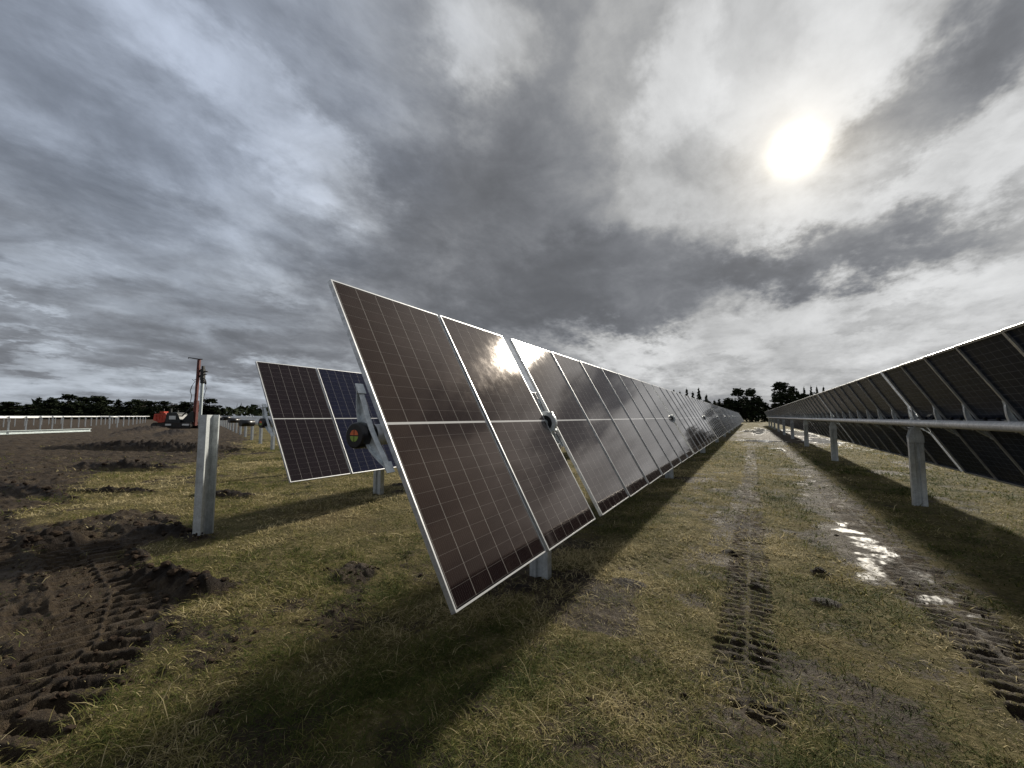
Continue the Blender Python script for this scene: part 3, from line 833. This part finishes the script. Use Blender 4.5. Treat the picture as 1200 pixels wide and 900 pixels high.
    box(bm, (3.05, -.1, 7.9), (3.5, .1, 8.05)); box(bm, (3.05, -.1, 7.5), (3.35, .1, 7.62)); tube(bm, [(3.0,-.1,7.1),(3.35,-.1,6.8),(3.45,-.1,6.35)], .05, 6)
    box(bm, (2.66, -.24, 6.3), (3.14, .24, 6.72), bevel=.03); tube(bm, [(3.2,-.1,6.5),(3.45,-.1,6.2)], .09, 8)
    obj('hammer', finish(bm), M_DARKM, ms)
    # the pile being driven stands under the hammer: a thing of its own
    pr = Matrix.Translation(root.location) @ Matrix.Rotation(YAW, 4, 'Z')
    bm = bmesh.new(); extrude_poly(bm, [(a*1.25, b_*1.6) for a, b_ in PROF], 'z', -.3, 6.28)
    p = obj('steel_pile', finish(bm), M_PALE); p.location = pr @ Vector((2.9, -.1, 0)); p.rotation_euler = (0, 0, YAW)
    tag(p, 'tall pale steel pile held upright under the black hammer of the rig', 'steel pile')
rig()

# ------------------------------------------------------------------ trees
def mat_leaf():
    m, nt, b = new_mat('conifer_foliage'); q = NB(nt)
    n = q.noise(q.n('ShaderNodeNewGeometry').outputs['Position'], .9, 3, .6)
    q.link(q.mix(q.ramp(n, .35, .65), (.010, .016, .009), (.034, .044, .020)), b.inputs['Base Color']); sinp(b, Roughness=.85)
    b.inputs['Specular IOR Level'].default_value = .1
    return m
M_LEAF = mat_leaf(); M_BARK = mat_plain('bark', (.05, .038, .03), .9)
M_LEAF2 = mat_plain('grey_brown_twigs', (.050, .045, .036), .9, 0, .3, 1)

def crown_mesh(kind, seed, mat):
    rn = np.random.default_rng(seed); cl = []
    if kind == 's':          # narrow spiky conifer, unit height, unit width
        nl = 22
        for i in range(nl):
            t = .04+.94*i/nl; rad = (.50*(1-t)**.85)*rn.uniform(.6, 1.15)
            nb = max(4, int(11*(1-t))+3)
            for k in range(nb):
                a = rn.uniform(0, 2*PI)
                for f in (.35, .7, 1.0):
                    cl.append((rad*f*math.cos(a), rad*f*math.sin(a), t-.03*f, .12*(1-.45*t)*(1.15-f*.5), .026))
        for i in range(5): cl.append((0, 0, .93+.014*i, .025, .014))
    else:                    # broad layered pine / macrocarpa
        nb = 22
        for i in range(nb):
            t = rn.uniform(.16, .93); a = rn.uniform(0, 2*PI); rad = .50*(1-abs(t-.42)**1.5*1.5)*rn.uniform(.6, 1.1)
            if t > .75: rad *= .6
            cx, cy = rad*.62*math.cos(a), rad*.62*math.sin(a)
            if i == 0: cx, cy, t = rn.normal(0, .04), rn.normal(0, .04), .92
            if i == 1: cx, cy, t = rn.normal(0, .07), rn.normal(0, .07), .84
            for k in range(34):
                d = rn.normal(0, 1, 3); d /= np.linalg.norm(d)+1e-6; q_ = rn.uniform(.35, 1)**.5
                cl.append((cx+d[0]*.20*q_, cy+d[1]*.20*q_, t+d[2]*.085*q_, rn.uniform(.04, .085), .022))
        for k in range(170):
            zz_ = rn.uniform(.0, .62); cl.append((rn.normal(0, .2*(1.1-zz_)), rn.normal(0, .2*(1.1-zz_)), zz_, .10, .04))
    V = []; F = []
    for x, y, z, sx, sz in cl:
        for r_ in range(4):
            d1 = rn.normal(0, 1, 3); d1 /= np.linalg.norm(d1); d2 = rn.normal(0, 1, 3); d2 -= d1*(d1@d2); d2 /= np.linalg.norm(d2)
            p = np.array([x, y, z]) + rn.normal(0, .35, 3)*np.array([sx, sx, sz]); s = np.array([sx, sx, max(sz, sx*.45)])
            b0 = len(V)
            V += [p+d1*s*.8, p+d2*s*.45, p-d1*s*.7, p-d2*s*.5]; F.append((b0, b0+1, b0+2, b0+3))
    me = bpy.data.meshes.new('crown_foliage'); me.from_pydata([tuple(v) for v in V], [], F); me.materials.append(mat)
    return me
def trunk_mesh(kind, seed):
    rn = np.random.default_rng(seed); bm = bmesh.new()
    tube(bm, [(0,0,-.03),(.006,.0,.3),(-.006,.004,.6),(0,0,.93)], [.035,.026,.015,.004], 8)
    for i in range(9):
        t = rn.uniform(.2, .8); a = rn.uniform(0, 2*PI); l = .34*(1-t*.6)
        tube(bm, [(0,0,t),(l*.5*math.cos(a), l*.5*math.sin(a), t+.03),(l*math.cos(a), l*math.sin(a), t+.07)], [.010,.007,.002], 5)
    return mesh_from(bm, 'trunk_wood', [M_BARK])
CR = {'p': [crown_mesh('p', 10+i, M_LEAF) for i in range(6)], 's': [crown_mesh('s', 30+i, M_LEAF) for i in range(4)]}
CR['g'] = [crown_mesh('p', 50+i, M_LEAF2) for i in range(2)]
TR = [trunk_mesh('p', 5+i) for i in range(3)]
ntree = [0]
def tree(x, y, h, w, k, label, group):
    i = ntree[0]; ntree[0] += 1
    root = empty('conifer_tree' if k != 'g' else 'bare_tree', (x, y, 0), rng.uniform(0, 2*PI)); tag(root, label, 'tree', group)
    for nm, me in (('crown', CR[k][i % len(CR[k])]), ('trunk', TR[i % 3])):
        c = obj(nm, me, None, root); c.scale = (w*1.12, w*1.12, h)
LT = [(-336.2,51.9,8.7,11.3,'p'),(-308.6,53.9,9.1,12.3,'p'),(-332.1,68.1,12.8,10.1,'p'),(-295.9,64.6,10.5,9.3,'p'),(-305.8,72.8,13.7,11.6,'p'),(-315.1,81.3,12.9,11.2,'p'),(-280.9,76.7,11.5,9.4,'p'),(-292.2,84.0,10.7,9.9,'p'),(-302.9,91.7,11.2,9.9,'p'),(-270.4,86.1,9.5,8.7,'p'),(-280.5,94.2,10.4,9.2,'g'),(-249.5,87.7,9.1,8.4,'p'),(-259.2,96.0,10.0,9.7,'p'),(-268.7,104.4,9.1,8.3,'g'),(-238.1,97.7,9.2,10.2,'p'),(-242.2,109.1,10.6,11.6,'p'),(-249.3,118.9,6.9,7.4,'p')]
extra = [(-318,62.5,7.5,9,'p'),(-322,77,10.5,9,'p'),(-310,86,10.6,9,'p'),(-298,99,9.6,8,'g'),(-276,90.5,10.2,8,'p'),(-262,91.5,9.3,8,'p'),(-288,80.2,11.6,8,'p'),(-254,103,9.4,9,'p')]
allL = sorted(LT+extra, key=lambda t: math.atan2(t[0], t[1]))
pn = gn = 0
for (x, y, h, w, k) in allL:
    if k == 'g': gn += 1; lb = '%s grey leafless tree from the left behind the mud field' % ORD[gn-1]
    else: pn += 1; lb = '%s dark conifer from the left behind the mud field' % ORD[pn-1]
    if k == 'p' and pn % 3 == 1: k = 's'; w *= 1.25
    tree(x, y, h*(1.0 if pn % 2 else .93), w, k, lb, 'trees behind the mud field')
RT = [(-22.8,152.9,11.5,2.3,'s'),(-21.7,159.0,11.2,2.3,'s'),(-20.2,165.4,12.5,2.9,'s'),(-17.3,157.4,10.7,2.9,'s'),(-16.0,163.7,12.5,2.9,'s'),(-14.0,170.3,10.3,3.4,'s'),(-10.9,162.4,7.8,2.9,'s'),(-9.7,168.7,8.6,2.9,'s'),(-8.3,175.0,8.1,3.1,'s'),(-6.5,166.3,8.4,3.4,'p')]
for i, (x, y, h, w, k) in enumerate(RT):
    tree(x, y, h, w*1.5, k, '%s small spiky conifer from the left above the brown panel row' % ORD[i], 'small conifers above the brown row')
tree(-3.8, 173.4, 12.1, 7.4, 'p', 'left one of the two big dark conifers closing the end of the lane', 'two big conifers at the end of the lane')
tree(.4, 165.9, 11.8, 7.0, 'p', 'right one of the two big dark conifers closing the end of the lane', 'two big conifers at the end of the lane')
tree(9.6, 176.9, 14.2, 9.4, 'p', 'biggest broad dark conifer rising above the far end of the right panel row', None)
for i, (x, y, h, w, k) in enumerate([(13.6,184.5,13.0,5.2,'p'),(14.8,175.7,11.2,3.0,'s'),(17.1,182.6,12.9,3.5,'s'),(19.9,189.7,13.6,3.7,'s'),(20.6,180.4,12.9,3.2,'s'),(23.4,187.6,13.2,3.5,'s'),(26.7,195.0,12.6,3.7,'s'),(31,192,11.5,4,'s'),(36,198,12,4,'s')]):
    tree(x, y, h, w, k, '%s smaller conifer to the right of the big broad one' % ORD[i], 'conifers behind the right row')

for i, (x, y, h, w_) in enumerate([(-14.5,168,7.6,7.5),(-10.5,171,7.2,7),(-6.8,172,7.8,6.5),(4.4,176,7.0,5),(17.5,188,10.4,6.5),(21.5,190,10.8,6.5),(25.5,193,10.6,6.5)]):
    tree(x, y, h, w_, 'p', '%s low bushy conifer from the left filling the gaps at the end of the lane' % ORD[i], 'low conifers at the end of the lane')

def distant_wood():
    V = []; F = []; rn = np.random.default_rng(3)
    for a in np.arange(-105, 60, .16):
        for rep in range(7):
            r = rn.uniform(470, 540); t = R(a+rn.uniform(-.1, .1)); hgt = 6.5+3.5*vnoise(np.array([a*.6]), np.array([1.0]), 4)[0]+3.0*vnoise(np.array([a*3.1]), np.array([1.0]), 5)[0]
            p = np.array([r*math.sin(t), r*math.cos(t), rn.uniform(0, hgt)])
            d1 = rn.normal(0, 1, 3); d2 = rn.normal(0, 1, 3); s = 1.7
            b0 = len(V); V += [tuple(p+d1*s), tuple(p+d2*s), tuple(p-d1*s), tuple(p-d2*s)]; F.append((b0, b0+1, b0+2, b0+3))
    me = bpy.data.meshes.new('distant_wood'); me.from_pydata(V, [], F); me.materials.append(M_LEAF)
    o = bpy.data.objects.new('distant_wood', me); C.objects.link(o)
    tag(o, 'low dark line of far-off woodland along the whole horizon', 'wood', kind='stuff')
distant_wood()

# ------------------------------------------------------------------ sky
w = bpy.data.worlds.new('World'); sc.world = w; w.use_nodes = True
nt = w.node_tree; q = NB(nt); bg = nt.nodes['Background']
D = q.vmath('NORMALIZE', q.coord('Generated'))
sky = q.n('ShaderNodeTexSky', sky_type='NISHITA'); sky.sun_disc = False
sky.sun_elevation = R(SUN_EL); sky.sun_rotation = R(SUN_AZ); sky.air_density = 1.2; sky.dust_density = 2.0
# each cloud bank: azimuth, elevation, radii (rad), tilt, added brightness
BANKS = [(5.8,28.6,0.564,0.423,130,0.165),(5.8,28.6,0.221,0.166,126,0.12),(-60.1,32.2,0.308,0.078,153,0.15),(-52.5,28.3,0.164,0.102,157,0.10),(-71.9,36.2,0.207,0.073,-177,0.04),(-34.9,43.5,0.113,0.091,1,0.15),(10.8,36.2,0.185,0.088,84,0.10),(-7.3,38.8,0.185,0.077,71,0.14),(-18.7,42.7,0.148,0.063,63,0.05),(2.1,8.4,0.497,0.129,-176,0.11),(18.2,11.8,0.208,0.082,-170,0.09),(21.4,20.6,0.093,0.046,-137,0.12),(-15.8,9.6,0.245,0.069,165,0.16),(-79.0,13.7,0.153,0.037,-171,0.08),(-79.1,7.9,0.079,0.019,-178,0.12),(-59.3,16.1,0.108,0.048,-169,0.08),(-62.4,24.0,0.184,0.098,153,0.08),(-69.2,3.5,0.503,0.048,-177,0.09),(-34.8,39.4,0.152,0.050,109,0.05),(-44.1,26.1,0.299,0.198,-153,-0.10),(-27.4,29.8,0.331,0.232,164,-0.12),(-48.5,21.6,0.176,0.105,-170,-0.08),(-15.7,17.9,0.496,0.122,179,-0.22),(8.9,17.3,0.284,0.069,176,-0.24),(17.0,28.4,0.182,0.084,-149,-0.24),(-4.5,30.1,0.149,0.083,139,-0.10),(12.4,10.0,0.113,0.042,177,-0.16),(-75.5,21.4,0.189,0.073,-170,-0.10),(-67.2,7.3,0.182,0.065,-174,-0.11),(-79.5,6.7,0.078,0.029,-171,-0.12),(-75.5,11.8,0.173,0.045,-175,-0.06),(-58.1,9.2,0.158,0.098,-173,-0.08),(-18.6,44.8,0.166,0.093,169,-0.05),(22.1,30.8,0.132,0.077,112,-0.10),(-29.8,13.9,0.308,0.080,175,-0.10),(-50.3,41.3,0.160,0.094,175,-0.05),(-3.4,6.3,0.099,0.026,177,-0.08),(-37.5,27.5,0.20,0.15,164,-0.06),(-53.5,24.5,0.17,0.05,150,0.10),(-20,12.5,0.30,0.045,178,-0.06),(16.5,22,0.20,0.05,-150,0.08)]
sp = q.n('ShaderNodeSeparateXYZ'); q.link(D, sp.inputs[0])
zz = q.math('ADD', q.math('MAXIMUM', sp.outputs[2], 0.0), .24)
pl = q.n('ShaderNodeCombineXYZ'); q.link(q.math('DIVIDE', sp.outputs[0], zz), pl.inputs[0]); q.link(q.math('DIVIDE', sp.outputs[1], zz), pl.inputs[1])
plane = pl.outputs[0]
streak = q.mapping(plane, rot=(0, 0, R(8)), scl=(1.30, .95, 1))
warp = q.noise(streak, 2.4, 6, .66, out=1)
Dw = q.vmath('ADD', D, q.vmath('SCALE', q.vmath('SUBTRACT', warp, (.5, .5, .5)), scale=.30))
SD = Vector((math.sin(R(SUN_AZ))*math.cos(R(SUN_EL)), math.cos(R(SUN_AZ))*math.cos(R(SUN_EL)), math.sin(R(SUN_EL))))
val = .47
for az, el, a, b_, rot, amp in BANKS:
    az, el, rot = R(az), R(el), R(rot)
    c = Vector((math.sin(az)*math.cos(el), math.cos(az)*math.cos(el), math.sin(el)))
    e = Vector((math.cos(az), -math.sin(az), 0)); t = c.cross(e)
    if t.z < 0: t = -t
    A = e*math.cos(rot)+t*math.sin(rot); B = c.cross(A)
    M3 = Matrix((A, B, c)).transposed()
    mp = q.mapping(Dw, loc=c, rot=M3.to_euler(), scl=(a*1.15, b_*1.15, 1.0), typ='TEXTURE')
    f = q.ramp(q.vmath('LENGTH', mp), 1.0, .28, 0.0, amp*1.15)
    val = q.math('ADD', f, val)
n1 = q.noise(streak, 2.1, 10, .64, .35)
n2 = q.noise(q.mapping(plane, loc=(3, 1, 5), rot=(0, 0, R(8)), scl=(1.0, .95, 1)), 5.2, 9, .60, .5)
n3 = q.noise(q.mapping(plane, loc=(1, 7, 2), rot=(0, 0, R(5)), scl=(2.2, .6, 1)), 1.3, 6, .6, .2)
# billows: contrast the fractal so that lumps get edges
b1 = q.math('SUBTRACT', q.ramp(n1, .34, .66), .5)
b2 = q.math('SUBTRACT', q.ramp(n2, .30, .70), .5)
det = q.math('MULTIPLY_ADD', b1, .15, q.math('MULTIPLY_ADD', b2, .085, q.math('MULTIPLY', q.math('SUBTRACT', n3, .5), .16)))
near0 = q.ramp(q.vmath('DOT_PRODUCT', D, tuple(SD)), .70, .99)
val = q.math('ADD', val, q.math('MULTIPLY', det, q.math('SUBTRACT', 1.12, q.math('MULTIPLY', near0, .35))))
val = q.math('MULTIPLY_ADD', q.math('TANH', q.math('DIVIDE', q.math('SUBTRACT', val, .55), .34)), .275, .600)
lum = q.math('POWER', val, 2.2)
# colour: cool grey, bluer to the upper left, neutral and faintly warm near the sun
sd = Vector((math.sin(R(SUN_AZ))*math.cos(R(SUN_EL)), math.cos(R(SUN_AZ))*math.cos(R(SUN_EL)), math.sin(R(SUN_EL))))
dt = q.vmath('DOT_PRODUCT', D, tuple(sd)); dtw = q.vmath('DOT_PRODUCT', q.vmath('NORMALIZE', q.vmath('ADD', D, q.vmath('SCALE', q.vmath('SUBTRACT', q.noise(D, 9, 4, .6, out=1), (.5,.5,.5)), scale=.012))), tuple(sd))
near = q.ramp(dt, .30, .95)
tintc = q.mix(near, (.90, .985, 1.10), (.99, 1.0, 1.005))
tintc = q.mix(q.math('MULTIPLY', q.ramp(val, .62, .40), .8), tintc, (.93, .98, 1.09))
blue = q.ramp(q.vmath('DISTANCE', Dw, (-.78, .22, .58)), .62, .1)
tintc = q.mix(q.math('MULTIPLY', blue, .8), tintc, (.86, .97, 1.19))
cloud = q.vmath('SCALE', tintc, scale=lum)
blend = q.mix(q.math('MULTIPLY', blue, .15), cloud, q.vmath('SCALE', sky.outputs[0], scale=.06))
# sun behind thin cloud
g1 = q.math('MULTIPLY', q.math('POWER', q.math('MAXIMUM', dtw, 0.0), 220.0), .14)
g2 = q.math('MULTIPLY', q.math('POWER', q.math('MAXIMUM', dtw, 0.0), 2100.0), 1.8)
g3 = q.math('MULTIPLY', q.math('POWER', q.math('MAXIMUM', dt, 0.0), 60.0), .05)
glow = q.vmath('ADD', q.vmath('SCALE', (1.0, .78, .45), scale=g1), q.vmath('ADD', q.vmath('SCALE', (1.0, .90, .70), scale=g2), q.vmath('SCALE', (1.0, .93, .80), scale=g3)))
q.link(q.vmath('SCALE', q.vmath('ADD', blend, glow), scale=10.0), bg.inputs[0])
bg.inputs[1].default_value = .1
w.cycles.sampling_method = 'MANUAL'; w.cycles.sample_map_resolution = 1024

sun = bpy.data.lights.new('sun', 'SUN'); sun.energy = 3.9; sun.angle = R(4.5); sun.color = (1.0, .93, .80)
so = bpy.data.objects.new('sun', sun); C.objects.link(so)
so.rotation_euler = sd.to_track_quat('Z', 'Y').to_euler(); so.location = (0, 0, 40)

# ------------------------------------------------------------------ camera
cam = bpy.data.cameras.new('camera'); co = bpy.data.objects.new('camera', cam); C.objects.link(co)
fw = Vector((-math.sin(YAW)*math.cos(PITCH), math.cos(YAW)*math.cos(PITCH), math.sin(PITCH)))
r0 = Vector((math.cos(YAW), math.sin(YAW), 0)); u0 = r0.cross(fw)
r1 = r0*math.cos(ROLL)+u0*math.sin(ROLL); u1 = -r0*math.sin(ROLL)+u0*math.cos(ROLL)
mw = Matrix((r1, u1, -fw)).transposed().to_4x4(); mw.translation = (0, 0, CAM_H)
co.matrix_world = mw
cam.sensor_width = 36; cam.lens = F_PX/1200*36; cam.clip_start = .05; cam.clip_end = 9000
sc.camera = co
vs = sc.view_settings; vs.view_transform = 'Standard'; vs.look = 'None'; vs.exposure = .35; vs.gamma = 1; vs.use_curve_mapping = False
sc.render.engine = 'CYCLES'
sc.cycles.max_bounces = 6
